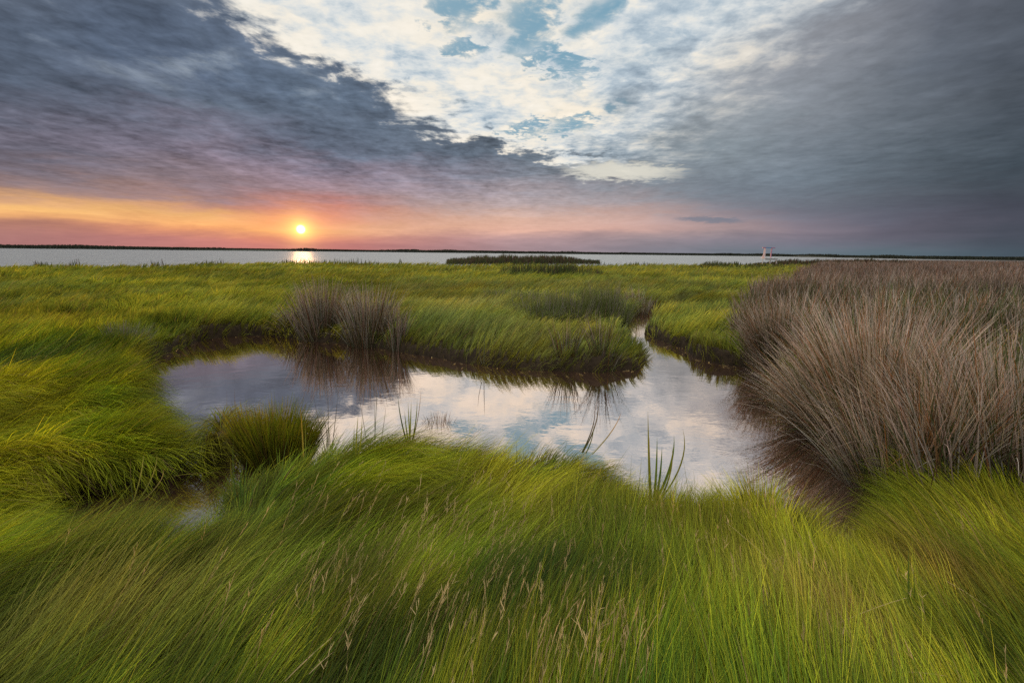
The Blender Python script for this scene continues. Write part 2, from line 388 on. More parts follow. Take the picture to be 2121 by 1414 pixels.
# ------------------------------------------------------------------ materials
def mat_blade(name, transl=0.35, gloss=0.05, rough=0.45):
    m = bpy.data.materials.new(name); m.use_nodes = True; t = NT(m.node_tree); t.n.clear()
    at = t.n.new('ShaderNodeAttribute'); at.attribute_name = 'tint'
    df = t.n.new('ShaderNodeBsdfDiffuse'); tr = t.n.new('ShaderNodeBsdfTranslucent')
    gl = t.n.new('ShaderNodeBsdfGlossy'); gl.inputs['Roughness'].default_value = rough
    t.l.new(at.outputs[0], df.inputs[0])
    t.set(tr.inputs[0], t.mix(1.0, at.outputs[0], (1.25, 1.15, 0.7), 'MULTIPLY'))
    m1 = t.n.new('ShaderNodeMixShader'); m1.inputs[0].default_value = transl
    t.l.new(df.outputs[0], m1.inputs[1]); t.l.new(tr.outputs[0], m1.inputs[2])
    m2 = t.n.new('ShaderNodeMixShader'); m2.inputs[0].default_value = gloss
    t.l.new(m1.outputs[0], m2.inputs[1]); t.l.new(gl.outputs[0], m2.inputs[2])
    out = t.n.new('ShaderNodeOutputMaterial'); t.l.new(m2.outputs[0], out.inputs[0])
    return m
def mat_ground():
    m = bpy.data.materials.new('marsh_soil'); m.use_nodes = True; t = NT(m.node_tree)
    b = t.n['Principled BSDF']
    g = t.n.new('ShaderNodeNewGeometry'); p = g.outputs['Position']
    n1 = t.noise(p, 0.35, 6, 0.6); n2 = t.noise(p, 9.0, 6, 0.65)
    x, y, z = t.sep(p)
    far = t.mr(y, 9.0, 26.0)
    green = t.ramp(n1, [(0.3, (0.06, 0.085, 0.012)), (0.5, (0.12, 0.14, 0.018)), (0.7, (0.17, 0.16, 0.025))])
    mud = t.ramp(n2, [(0.3, (0.012, 0.008, 0.005)), (0.6, (0.035, 0.024, 0.014)), (0.8, (0.06, 0.042, 0.02))])
    col = t.mix(far, mud, green)
    col = t.mix(t.m('MULTIPLY', t.mr(y, 14.0, 30.0), t.mr(t.m('DIVIDE', x, t.m('MAXIMUM', y, 1.0)), 0.50, 0.58)), col, (0.055, 0.04, 0.034))
    col = t.mix(t.mr(y, 230.0, 280.0), col, (0.03, 0.034, 0.024))
    t.set(b.inputs['Base Color'], col); b.inputs['Roughness'].default_value = 0.9
    b.inputs['Specular IOR Level'].default_value = 0.15
    bp = t.n.new('ShaderNodeBump'); bp.inputs['Strength'].default_value = 0.8; bp.inputs['Distance'].default_value = 0.03
    t.l.new(n2, bp.inputs['Height']); t.l.new(bp.outputs[0], b.inputs['Normal'])
    return m
def mat_water(name, scale, bump, mud, refl, dist, rough=0.02, stretch=(1.0, 1.0)):
    m = bpy.data.materials.new(name); m.use_nodes = True; t = NT(m.node_tree); t.n.clear()
    g = t.n.new('ShaderNodeNewGeometry')
    mp = t.n.new('ShaderNodeMapping'); t.l.new(g.outputs['Position'], mp.inputs[0]); mp.inputs['Scale'].default_value = (stretch[0], stretch[1], 1)
    n = t.m('ADD', t.m('MULTIPLY', t.noise(mp.outputs[0], scale, 3, 0.5, 0.6), 1.0), t.m('MULTIPLY', t.noise(mp.outputs[0], scale * 5.3, 2, 0.5, 0.4), 0.22))
    patch = t.mr(t.noise(g.outputs['Position'], scale * 0.22, 3, 0.5), 0.35, 0.65, 0.35, 1.0)
    bp = t.n.new('ShaderNodeBump'); bp.inputs['Strength'].default_value = bump; bp.inputs['Distance'].default_value = dist
    t.l.new(t.m('MULTIPLY', n, patch), bp.inputs['Height'])
    gl = t.n.new('ShaderNodeBsdfGlossy'); gl.inputs['Roughness'].default_value = rough
    gl.inputs[0].default_value = (1.0, 0.86, 0.79, 1) if 'pond' in name else (0.93, 0.95, 0.97, 1)
    t.l.new(bp.outputs[0], gl.inputs['Normal'])
    df = t.n.new('ShaderNodeBsdfDiffuse')
    t.set(df.inputs[0], t.mix(t.noise(g.outputs['Position'], 0.9, 4, 0.6), mud, tuple(v * 1.7 for v in mud)))
    fr = t.n.new('ShaderNodeLayerWeight'); fr.inputs['Blend'].default_value = 0.5
    t.l.new(bp.outputs[0], fr.inputs['Normal'])
    f = t.mr(fr.outputs['Facing'], 0.35, 0.85, refl[0], refl[1], smooth=False)
    mx = t.n.new('ShaderNodeMixShader'); t.l.new(f, mx.inputs[0])
    t.l.new(df.outputs[0], mx.inputs[1]); t.l.new(gl.outputs[0], mx.inputs[2])
    out = t.n.new('ShaderNodeOutputMaterial'); t.l.new(mx.outputs[0], out.inputs[0])
    return m
def mat_plain(name, col, rough=0.6, metal=0.0, var=0.15, scale=20):
    m = bpy.data.materials.new(name); m.use_nodes = True; t = NT(m.node_tree)
    b = t.n['Principled BSDF']; g = t.n.new('ShaderNodeTexCoord')
    n = t.noise(g.outputs['Object'], scale, 5, 0.6)
    t.set(b.inputs['Base Color'], t.mix(n, tuple(v * (1 - var) for v in col), tuple(min(1, v * (1 + var)) for v in col)))
    b.inputs['Roughness'].default_value = rough; b.inputs['Metallic'].default_value = metal
    return m
M_GRASS = mat_blade('grass_blade', 0.42, 0.008, 0.5)
M_REED = mat_blade('rush_stem', 0.15, 0.02, 0.5)
M_LEAF = mat_blade('broad_leaf', 0.35, 0.07, 0.4)

# ------------------------------------------------------------------ ground, water
def spaced(lo, a, b, hi, step, grow=1.09, maxstep=60):
    mid = list(np.arange(a, b + step / 2, step)); up = []; s = step; v = mid[-1]
    while v < hi: s = min(s * grow, maxstep); v += s; up.append(v)
    dn = []; s = step; v = mid[0]
    while v > lo: s = min(s * grow, maxstep); v -= s; dn.append(v)
    return np.array(dn[::-1] + mid + up)
def build_ground():
    X = spaced(-3500, -5.5, 7, 3500, 0.045, 1.06, 90); Y = spaced(-40, 1.0, 12.5, 5000, 0.045, 1.035, 120)
    # keep rows tight enough around the lake's shores
    gx, gy = np.meshgrid(X, Y, indexing='ij')
    h = height(gx, gy)
    n, k = gx.shape
    v = np.stack([gx, gy, h], -1).reshape(-1, 3)
    i = np.arange(n * k).reshape(n, k)
    q = np.stack([i[:-1, :-1], i[1:, :-1], i[1:, 1:], i[:-1, 1:]], -1).reshape(-1, 4)
    o = new_mesh('ground', v, q, mat_ground(), smooth=True)
    tag(o, 'flat marsh ground under grass and rushes reaching the horizon', kind='structure')
build_ground()
def sheet(name, x0, y0, x1, y1, z, m, label):
    o = new_mesh(name, [(x0, y0, z), (x1, y0, z), (x1, y1, z), (x0, y1, z)], [(0, 1, 2, 3)], m)
    tag(o, label, kind='structure')
M_POND = mat_water('pond_surface', 5.0, 0.22, (0.062, 0.034, 0.026), (0.68, 0.95), 0.008, 0.01, (0.6, 1.0))
M_LAKE = mat_water('lake_surface', 1.2, 1.0, (0.05, 0.055, 0.06), (0.28, 0.40), 0.4, 0.33, (0.5, 1.0))
sheet('pond_water', -12, -2, 14, 24, 0.0, M_POND, 'still muddy brown pond and creek water mirroring the sunset sky')
sheet('lake_water', -3000, 24.5, 3000, 900, -0.004, M_LAKE, 'pale grey lake water beyond the meadow with sun glitter')

# ------------------------------------------------------------------ blades
def ribbons(root, az, th0, th1, L, w, seg, c0, c1, yaw=None, power=1.0, tip=0.12, cpow=1.0):
    """root (N,3), az lean bearing (rad from +Y), th0/th1 lean from vertical at root/tip, L, w (N,), colours (N,3)."""
    N = len(root)
    s = np.linspace(0, 1, seg + 1)
    hx = np.sin(az); hy = np.cos(az)
    pos = np.empty((N, seg + 1, 3), np.float32); p = root.astype(np.float64).copy(); pos[:, 0] = p
    for k in range(seg):
        sm = (s[k] + s[k + 1]) / 2
        th = th0 + (th1 - th0) * sm ** power
        st = L / seg
        p = p + np.stack([hx * np.sin(th) * st, hy * np.sin(th) * st, np.cos(th) * st], -1)
        pos[:, k + 1] = p
    vx, vy = root[:, 0], root[:, 1]               # width across the bearing from the path where one stands
    va = np.arctan2(vx, vy) + (rng.normal(0, 0.75, N) if yaw is None else yaw)
    sx = np.cos(va); sy = -np.sin(va)
    prof = np.where(s < 0.25, 0.75 + s, 1.0) * (1 - (1 - tip) * np.clip((s - 0.35) / 0.65, 0, 1) ** 1.3)
    half = 0.5 * w[:, None] * prof[None, :]
    off = np.stack([sx[:, None] * half, sy[:, None] * half, np.zeros_like(half)], -1)
    V = np.empty((N, seg + 1, 2, 3), np.float32)
    V[:, :, 0] = pos - off; V[:, :, 1] = pos + off
    sc_ = (s ** cpow)[None, :, None]
    C = c0[:, None, :] * (1 - sc_) + c1[:, None, :] * sc_
    C = np.repeat(C[:, :, None, :], 2, axis=2)
    base = (np.arange(N) * (seg + 1) * 2)[:, None]
    k = np.arange(seg)[None, :] * 2
    q = np.stack([base + k, base + k + 1, base + k + 3, base + k + 2], -1).reshape(-1, 4)
    return V.reshape(-1, 3), q, C.reshape(-1, 3).astype(np.float32)
def join(parts):
    V = []; Q = []; C = []; n = 0
    for v, q, c in parts:
        V.append(v); Q.append(q + n); C.append(c); n += len(v)
    return np.concatenate(V), np.concatenate(Q), np.concatenate(C)

PAL = {k: np.array(v) for k, v in dict(dark=(0.045, 0.105, 0.010), mid=(0.135, 0.205, 0.008), lime=(0.26, 0.32, 0.014),
       yellow=(0.40, 0.36, 0.018), brown=(0.20, 0.135, 0.035), straw=(0.50, 0.38, 0.19), pale=(0.30, 0.33, 0.11)).items()}
# patches of a colour of their own: (px, py, radius m, palette, weight)
PATCH = [(1000,960,.7,'yellow',.6),(1430,1090,.5,'yellow',.5),(950,1230,.55,'dark',.55),(250,1130,.7,'dark',.6),(500,1330,.5,'dark',.5),(80,1350,.5,'brown',.5),
         (1720,1380,.28,'brown',.8),(2060,1270,.22,'brown',.8),(1230,1180,.4,'dark',.45),(1500,1180,.4,'lime',.5),(1850,1050,.5,'mid',.6),(700,1150,.45,'mid',.5),
         (60,660,1.6,'yellow',.6),(200,900,.9,'lime',.5),(1000,640,3.0,'pale',.6),(950,600,3.5,'pale',.5),(1200,590,5.,'pale',.45),(620,600,5.,'mid',.4),(400,620,3.,'lime',.4),
         (1400,560,9.,'yellow',.3),(200,570,7.,'mid',.4),(1450,700,1.0,'lime',.5),(1100,720,1.4,'pale',.5),(1000,1060,.4,'yellow',.4),(1250,940,.35,'yellow',.5),(450,870,.35,'yellow',.6)]
PATCHW = [(gnd(a, b, 0.3), r, c, w_) for a, b, r, c, w_ in PATCH]
def grass_colour(x, y, phi):
    u = x * np.cos(phi) - y * np.sin(phi); v = x * np.sin(phi) + y * np.cos(phi)   # across, along the lay
    n1 = fbm(x * 1.1, y * 1.1, 4, 31); n2 = fbm(u * 9.0, v * 0.9, 3, 37); n3 = fbm(x * 0.28, y * 0.55, 4, 41)
    f = np.clip(0.5 + (n1 - 0.5) * 1.7 + (n2 - 0.5) * 1.2 + rng.normal(0, 0.20, len(x)), 0, 1)
    kx = [0, .25, .5, .75, 1]
    cs = [PAL['dark'], PAL['dark'] * .4 + PAL['mid'] * .6, PAL['mid'] * .7 + PAL['lime'] * .3, PAL['lime'] * .6 + PAL['yellow'] * .4, PAL['yellow']]
    c = np.stack([np.interp(f, kx, [q[i] for q in cs]) for i in range(3)], -1)
    for P_, r, nm, w_ in PATCHW:
        g = np.exp(-((x - P_[0]) ** 2 + (y - P_[1]) ** 2) / (r * r)) * w_
        g = g * sstep(0.3, 0.6, fbm(u * 3, v * 1.0, 2, 77)) * 1.2
        c = c * (1 - np.clip(g, 0, 1))[:, None] + PAL[nm] * np.clip(g, 0, 1)[:, None]
    far_ = sstep(5, 9, y); c = c * (1 - 0.22 * far_)[:, None] + np.array([0.10, 0.095, 0.05]) * (0.45 * far_)[:, None]; m_ = fbm(u * 1.6, v * 0.8, 3, 44); c = c * ((0.45 + 0.95 * sstep(.22, .78, m_)) * (1 - far_) + far_ * (0.75 + .5 * m_))[:, None]; c = c * ((0.75 + 0.5 * n3) * (1 - far_) + far_ * (0.66 + 0.7 * sstep(0.3, 0.75, n3)))[:, None] * rng.uniform(0.55, 1.4, len(x))[:, None]  # near blades darkened in broad patches, shade of hollows put into their colour
    br = rng.random(len(x)) < 0.035 + 0.12 * sstep(0.55, 0.75, fbm(x * 1.7, y * 1.7, 2, 90))
    c[br] = PAL['brown'] * 0.6 + PAL['straw'] * 0.35 * rng.random((br.sum(), 1))
    return np.maximum(c, 0.003)
def lay(x, y):                     # bearing the grass is combed towards
    b = np.interp(x, [-8, -2.5, -0.8, 0.4, 1.6, 6], np.radians([76, 70, 62, 44, 8, -26]))
    far = sstep(5.5, 9, y)
    b = b * (1 - far) + (np.radians(78) + 0) * far
    sw = (fbm(x * 0.55, y * 0.55, 2, 51) - 0.5) * np.radians(130) + (fbm(x * 1.5, y * 1.5, 2, 55) - 0.5) * np.radians(110)
    return b + sw
def build_grass():
    parts = []
    # (rows in the photograph, count, segments)
    for y0, y1, cnt, seg in ((1300, 1750, 110000, 7), (1060, 1300, 150000, 6), (860, 1060, 175000, 5), (690, 860, 180000, 4), (600, 690, 190000, 3), (541, 600, 230000, 2)):
        px = rng.uniform(-420, 2560, cnt); py = rng.uniform(y0, y1, cnt)
        hz = 509.5 + 0.0115 * px; py = np.maximum(py, hz + 16)
        d = CF[None] + ((px - 1060.5) / FPX)[:, None] * CR - ((py - 707) / FPX)[:, None] * CU
        t = (0.30 - CAM_H) / d[:, 2]
        x = d[:, 0] * t; y = d[:, 1] * t
        dist = np.hypot(x, y)
        ok = (dist < 110) & (y > 0.25)
        w_ = wd(x, y); ok &= w_ > -0.02
        near, far = shore_y(x, y); ok &= y < near - 0.4
        ok &= (rush_mask(x, y) < 0.5) | (rng.random(cnt) < 0.15)
        x, y, dist, w_ = x[ok], y[ok], dist[ok], w_[ok]
        # gather roots into tufts
        tc = 0.05 + dist * 0.006
        x2 = (np.floor(x / tc) + _tab[np.floor(x / tc).astype(int) % 256, np.floor(y / tc).astype(int) % 256]) * tc
        y2 = (np.floor(y / tc) + _tab[np.floor(y / tc).astype(int) % 256, (np.floor(x / tc).astype(int) + 91) % 256]) * tc
        k = 0.45
        xx = x * (1 - k) + x2 * k; yy = y * (1 - k) + y2 * k
        good = wd(xx, yy) > -0.02
        x = np.where(good, xx, x); y = np.where(good, yy, y)
        N = len(x); z = height(x, y)
        phi = lay(x, y)
        gx, gy = wgrad(x, y); e = sstep(0.35, 0.02, w_)
        eb = 1.1 - 0.55 * sstep(4.5, 6, y); bx = np.sin(phi) - gx * e * eb; by = np.cos(phi) - gy * e * eb
        phi = np.arctan2(bx, by)
        tuft = _tab[np.floor(x / tc).astype(int) % 256, (np.floor(y / tc).astype(int) + 33) % 256] - 0.5
        az = phi + rng.normal(0, 0.17, N) + tuft * 0.35
        up = fbm(x * 0.9, y * 0.9, 2, 61); spit = sstep(5.0, 5.6, y) * sstep(9.5, 8.5, y) * sstep(0.9, 0.3, w_)
        L = (0.35 + 0.13 * (up - 0.5) * 2 + tuft * 0.10) * rng.uniform(0.65, 1.2, N)
        lodged = np.interp(x, [-3, 0, 2], [1.25, 1.2, 1.12]) * (0.82 + 0.36 * fbm(x * 1.3, y * 1.3, 2, 67)) * np.interp(y, [0, 4, 6, 9, 14], [1, 1, .72, .62, .8])
        L = L * (1 + 0.25 * (lodged > 0.84)) * (1 - 0.25 * sstep(0.35, 0.08, w_) * sstep(5, 3, dist)); lodged = lodged * (1 - 0.2 * spit); L = L * (1 - 0.38 * spit)
        th0 = np.where(y < 4.6, rng.uniform(0.35, 1.05, N), rng.uniform(0.15, 0.75, N)) * lodged + 0.05
        th1 = np.radians(rng.normal(88, 16, N)) * lodged * (0.75 + 0.5 * fbm(x * 1.6, y * 1.6, 2, 66))
        th1 = th1 + 0.65 * sstep(0.16, 0.02, w_) * sstep(3.9, 4.9, dist); th0 = th0 * (1 - .5 * spit)
        for (qx, qy, qz, qr, qk) in ((400, 1085, .25, .34, .5), (250, 1080, .25, .30, .35), (480, 1060, .25, .22, .4), (330, 960, .2, .22, .25)):
            qp = gnd(qx, qy, qz); L = L * (1 - qk * np.exp(-((x - qp[0]) ** 2 + (y - qp[1]) ** 2) / qr ** 2))
        wdt = (0.0012 + 0.00075 * dist) * rng.uniform(0.7, 1.3, N)
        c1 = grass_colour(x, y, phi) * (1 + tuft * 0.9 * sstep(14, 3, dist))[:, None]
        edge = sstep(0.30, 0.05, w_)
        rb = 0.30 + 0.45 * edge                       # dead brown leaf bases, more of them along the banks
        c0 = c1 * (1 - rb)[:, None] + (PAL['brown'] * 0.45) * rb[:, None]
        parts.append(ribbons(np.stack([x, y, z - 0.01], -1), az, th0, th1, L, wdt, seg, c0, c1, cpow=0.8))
    v, q, c = join(parts)
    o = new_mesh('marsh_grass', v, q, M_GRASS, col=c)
    tag(o, 'green and yellow wind-combed marsh grass covering the meadow and banks', 'grass', kind='stuff')
# ------------------------------------------------------------------ rush bed on the right
rush_edge = [(1572,776),(1600,785),(1660,835),(1700,870),(1745,925),(1800,960),(1870,985),(1960,975),(2060,975),(2200,1010),(2500,1100)]
RUSH = [gnd(a_, b_, 0.0 if a_ < 1850 else 0.40) for a_, b_ in rush_edge] + [np.array([60., 12.]), np.array([150., 60.]), np.array([150., 130.]), np.array([75., 118.])] + \
       [gnd(x, y, 0.35) for x, y in ((1690,556),(1655,566),(1648,590),(1580,598),(1545,640),(1525,668),(1535,700),(1550,718),(1560,745))]
def rush_mask(x, y):
    return sstep(0.25, -0.25, sdf(x, y, RUSH) + (fbm(x * 1.2, y * 1.2, 3, 71) - 0.5) * (0.35 + 0.03 * y))
RC = dict(grey=(0.43, 0.385, 0.345), pink=(0.48, 0.35, 0.30), tan=(0.53, 0.44, 0.36), rust=(0.30, 0.13, 0.05), green=(0.07, 0.095, 0.028), dark=(0.07, 0.045, 0.03))
RC = {k: np.array(v) for k, v in RC.items()}
def rush_cols(N, green=0.22, n=None):
    if green > 0.85:
        c1 = (RC['green'] * 1.5)[None] * rng.uniform(0.7, 1.5, (N, 1)) + rng.uniform(0, 0.05, (N, 1)) * np.array([1, .8, .1]); k_ = (rng.random(N) < .25)[:, None]; c1 = np.where(k_, RC['grey'] * .55, c1); return c1 * 0.6 + RC['dark'] * 0.3, c1
    p = rng.random(N)
    names = ['grey', 'pink', 'tan', 'rust', 'green', 'dark']
    w_ = np.array([0.26, 0.22, 0.12, 0.10, green, 0.10]); w_ = np.cumsum(w_ / w_.sum())
    idx = np.searchsorted(w_, p)
    tab = np.array([RC[k] for k in names])
    c1 = tab[np.clip(idx, 0, 5)] * rng.uniform(0.7, 1.2, (N, 1))
    c0 = np.where((rng.random(N) < 0.55)[:, None], RC['green'] * 0.8, RC['rust'] * 0.40) * rng.uniform(0.35, 0.9, (N, 1))
    return c0, c1
def rush_clump(cx, cy, rad, n, hgt, fan, lean_az=0.0, lean=0.0, green=0.2, seg=5, wmul=1.0, droop=0.25):
    r = rad * np.sqrt(rng.random(n)); a = rng.uniform(0, 2 * np.pi, n)
    x = cx + r * np.cos(a); y = cy + r * np.sin(a)
    ox = (x - cx) / rad; oy = (y - cy) / rad
    vx = ox * fan + np.sin(lean_az) * lean + rng.normal(0, 0.13, n); vy = oy * fan + np.cos(lean_az) * lean + rng.normal(0, 0.13, n)
    az = np.arctan2(vx, vy); th = np.hypot(vx, vy)
    dist = np.hypot(x, y); L = hgt * rng.uniform(0.6, 1.12, n) * (1 - 0.12 * (r / rad))
    c0, c1 = rush_cols(n, green)
    z = np.maximum(height(x, y), -0.12)
    th1 = th + droop * rng.random(n) * (0.4 + th * 1.6)
    bent = rng.random(n) < 0.04
    th1 = np.where(bent, th1 + 1.0, th1)
    return ribbons(np.stack([x, y, z], -1), az, th * 0.55, th1, L, (0.0026 + 0.0007 * dist) * rng.uniform(0.6, 1.3, n) * wmul, seg, c0, c1 * (0.78 if cy > 6.3 else 1.2), cpow=0.9)
def build_rush_bed():
    parts = []
    for y0, y1, cnt, seg in ((760, 1300, 13000, 5), (650, 760, 15000, 4), (580, 650, 34000, 3), (541, 580, 60000, 2)):
        px = rng.uniform(1420, 2700, cnt); py = rng.uniform(y0, y1, cnt)
        d = CF[None] + ((px - 1060.5) / FPX)[:, None] * CR - ((py - 707) / FPX)[:, None] * CU
        t = -CAM_H / d[:, 2]
        ok = t > 0; t = np.where(ok, t, 1)
        x = d[:, 0] * t; y = d[:, 1] * t
        m = rush_mask(x, y); dist = np.hypot(x, y)
        near, far = shore_y(x, y)
        cell = _tab[np.floor(y / .46).astype(int) % 256, (np.floor(x / .46).astype(int) + 50) % 256]
        ok &= (rng.random(cnt) < 0.25 + cell * 1.3) | (y > 14)
        ok &= (m > 0.5) & (dist < 140) & (y < near) & (wd(x, y) > 0.03)
        x, y, dist = x[ok], y[ok], dist[ok]; N = len(x)
        tc = 0.46; ix = np.floor(x / tc).astype(int); iy = np.floor(y / tc).astype(int)
        cx = (ix + 0.5) * tc; cy = (iy + 0.5) * tc
        ta = _tab[ix % 256, iy % 256]; tb = _tab[iy % 256, (ix + 50) % 256]
        gx, gy = wgrad(x, y, 0.1); e = sstep(0.9, 0.1, wd(x, y)) * 0.3
        vx = (x - cx) * 1.1 + rng.normal(0, 0.17, N) - 0.08 + (ta - .5) * .5 - gx * e
        vy = (y - cy) * 1.1 + rng.normal(0, 0.17, N) + (tb - .5) * .5 - gy * e
        az = np.arctan2(vx, vy); th = np.hypot(vx, vy)
        L = np.interp(y, [4, 9, 14, 30], [.80, .74, .72, .70]) * (0.68 + 0.5 * ta) * rng.uniform(0.55, 1.2, N) 
        c0, c1 = rush_cols(N, 0.22)
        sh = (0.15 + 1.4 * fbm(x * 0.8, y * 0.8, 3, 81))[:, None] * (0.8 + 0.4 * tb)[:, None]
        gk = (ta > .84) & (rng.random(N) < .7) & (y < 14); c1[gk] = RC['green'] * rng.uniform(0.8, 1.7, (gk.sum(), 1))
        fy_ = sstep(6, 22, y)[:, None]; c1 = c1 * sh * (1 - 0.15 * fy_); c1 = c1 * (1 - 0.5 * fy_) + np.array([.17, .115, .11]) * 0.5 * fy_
        th1 = th + rng.random(N) * 0.3
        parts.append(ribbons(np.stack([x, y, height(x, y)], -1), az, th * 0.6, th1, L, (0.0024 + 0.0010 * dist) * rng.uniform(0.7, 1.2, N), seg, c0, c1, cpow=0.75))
    v, q, c = join(parts)
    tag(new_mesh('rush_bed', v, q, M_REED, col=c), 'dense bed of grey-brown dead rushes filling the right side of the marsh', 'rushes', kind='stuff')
build_grass()
build_rush_bed()

# ------------------------------------------------------------------ rush clumps one can tell apart
GR_F = 'rush clumps at the front of the right-hand bed'; GR_P = 'rush clumps on the far bank of the pond'; GR_N = 'sparse rushes on the grassy spit'
clumps = [ # px, py, radius, stems, height, fan, lean bearing, lean, green, label, group
 (1850,925,.44,2100,1.14,.80,-1.6,.20,.14,'largest bushy clump of pinkish grey rushes fanning out over the right end of the pond',GR_F),
 (1735,858,.24,800,.84,.8,-1.7,.46,.08,'low rush clump arching left over the water beneath the largest clump',GR_F),
 (1612,768,.24,850,.86,.55,-1.5,.22,.14,'pale rush clump at the left front corner of the rush bed beside green bank grass',GR_F),
 (1562,722,.26,380,.62,.35,-1.2,.05,.4,'short half-green rush clump behind the bank grass left of the rush bed',GR_F),
 (1960,935,.34,1100,.92,.6,-1.0,.10,.25,'dark brown upright rush clump between the two large fanning clumps on the right',GR_F),
 (2130,945,.42,1500,.98,.65,-1.2,.30,.15,'rush clump at the right edge of the photo with stems swept left',GR_F),
 (655,701,.36,650,1.0,.38,0,0,.16,'tall left one of the two big rush clumps on the far pond bank',GR_P),
 (757,713,.33,600,.96,.42,.3,.05,.16,'tall right one of the two big rush clumps on the far pond bank',GR_P),
 (822,722,.13,140,.66,.3,0.5,.05,.16,'small thin rush clump right of the two big clumps on the pond bank',GR_P),
 (602,693,.22,170,.50,.9,-1.2,.1,.1,'low sprawling rush clump left of the two big clumps',GR_P),
 (1172,758,.16,60,.60,.3,-.3,.05,.5,'thin sparse rushes near the middle of the grassy spit',GR_N),
 (1252,762,.17,75,.70,.5,.4,.08,.5,'taller sparse rushes near the right end of the grassy spit',GR_N),
 (1325,648,.40,260,.66,.35,0,.0,.05,'grey dead rushes beside the narrow creek behind the spit',None),
 (1262,672,.5,800,.86,.3,.2,.05,.9,'tall green rushes at the right of the creek bank behind the spit','green rushes behind the spit'),
 (1190,676,.55,700,.70,.3,.2,.05,.9,'middle stand of green rushes on the creek bank behind the spit','green rushes behind the spit'),
 (1120,682,.5,450,.55,.3,.2,.05,.9,'short sparse green rushes left on the creek bank behind the spit','green rushes behind the spit'),
 (1075,650,.9,420,.50,.2,.2,.05,.95,'scattered green rushes in the meadow left of the creek',None),
 (905,870,.10,150,.22,.5,0,.0,.1,'tiny grey-brown rush tuft on the near pond edge below the reflection',None),
 (250,745,.22,500,.42,.45,.9,.2,.9,'dark green grass tuft at the left end of the pond',None),
]
for px, py, rad, n, h_, fan, la, ln, gr, lab, grp in clumps:
    g = gnd(px, py, 0.05 if px < 1900 else 0.38); cx, cy = g[0], g[1] + rad * 0.7
    big = cy < 6.5
    v, q, c = rush_clump(cx, cy, rad, n, h_, fan, la, ln, gr, 6 if big else 4, 1.0)
    z0 = float(height(np.array([cx]), np.array([cy]))[0])
    v = v - np.array([cx, cy, z0], np.float32)
    o = new_mesh('green_rush_clump' if gr > .8 else 'rush_clump', v, q, M_REED, col=c); o.location = (cx, cy, z0)
    tag(o, lab, 'rushes', grp)

# dense grass tussock by the inlet
def tussock(px, py, rad, n, L, lab, fan=0.28, lean=0.1, az=0.4, pal=('mid', 'lime', 'yellow', 'brown'), mul=0.8):
    g = gnd(px, py, 0.02); cx, cy = g[0], g[1] + rad * 0.6
    r = rad * np.sqrt(rng.random(n)); a = rng.uniform(0, 2 * np.pi, n)
    x = cx + r * np.cos(a) * 1.35; y = cy + r * np.sin(a) * 0.8
    vx = (x - cx) / rad * fan + np.sin(az) * lean + rng.normal(0, .1, n); vy = (y - cy) / rad * fan + np.cos(az) * lean + rng.normal(0, .1, n)
    th = np.hypot(vx, vy)
    c1 = np.array([PAL[pal[i]] for i in rng.integers(0, len(pal), n)]) * rng.uniform(.6, 1.1, (n, 1)) * mul
    c0 = np.repeat((PAL['brown'] * 0.28)[None], n, 0)
    dist = np.hypot(x, y)
    v, q, c = ribbons(np.stack([x, y, np.full(n, -0.08)], -1), np.arctan2(vx, vy), th * .5, th * 1.4 + .1, L * rng.uniform(.45, 1.18, n) * (0.8 + .4 * vnoise(x * 14, y * 14, 5)), (.0012 + .00105 * dist) * rng.uniform(.7, 1.3, n), 6, c0, c1, cpow=1.3)
    v = v - np.array([cx, cy, -0.08], np.float32)
    o = new_mesh('grass_tussock', v, q, M_GRASS, col=c); o.location = (cx, cy, -0.08)
    return tag(o, lab, 'grass tussock')
tussock(560, 970, .155, 4600, .47, 'thick olive tussock with brown roots standing in the water beside the small inlet')

# ------------------------------------------------------------------ broad-leaved plants, each leaf a part
def tip_at(px, py, Y):
    d = ray(px, py); t = Y / d[1]; return np.array([d[0] * t, Y, CAM_H + d[2] * t])
def leaf_mesh(name, p0, p1, w, col0, col1, bend, parent, origin, seg=10, off=0.0):
    p0 = np.asarray(p0, float); p1 = np.asarray(p1, float)
    m = (p0 + p1) / 2 + np.array([bend * -1.0, off, abs(bend) * 0.35])
    t = np.linspace(0, 1, seg + 1)[:, None]
    c = (1 - t) ** 2 * p0 + 2 * t * (1 - t) * m + t ** 2 * p1
    pr = np.clip(1 - np.linspace(0, 1, seg + 1) ** 2.2, 0.04, 1)[:, None] * w / 2
    ya = rng.uniform(-0.5, 0.5); side = np.array([math.cos(ya), math.sin(ya), 0]); nb = np.array([-math.sin(ya), math.cos(ya), 0])
    V = np.stack([c - side * pr, c + nb * pr * 0.35, c + side * pr], 1).reshape(-1, 3) - origin
    Q = []
    for k in range(seg):
        a = 3 * k; Q += [(a, a + 1, a + 4, a + 3), (a + 1, a + 2, a + 5, a + 4)]
    C = np.repeat(col0 * (1 - t) + col1 * t, 3, 0)
    return new_mesh(name, V, Q, M_LEAF, parent, smooth=True, col=C)
LG, LY, LO, LD = np.array((.07,.13,.02)), np.array((.30,.30,.03)), np.array((.50,.26,.04)), np.array((.05,.06,.025))
LB = np.array((.16,.10,.05))
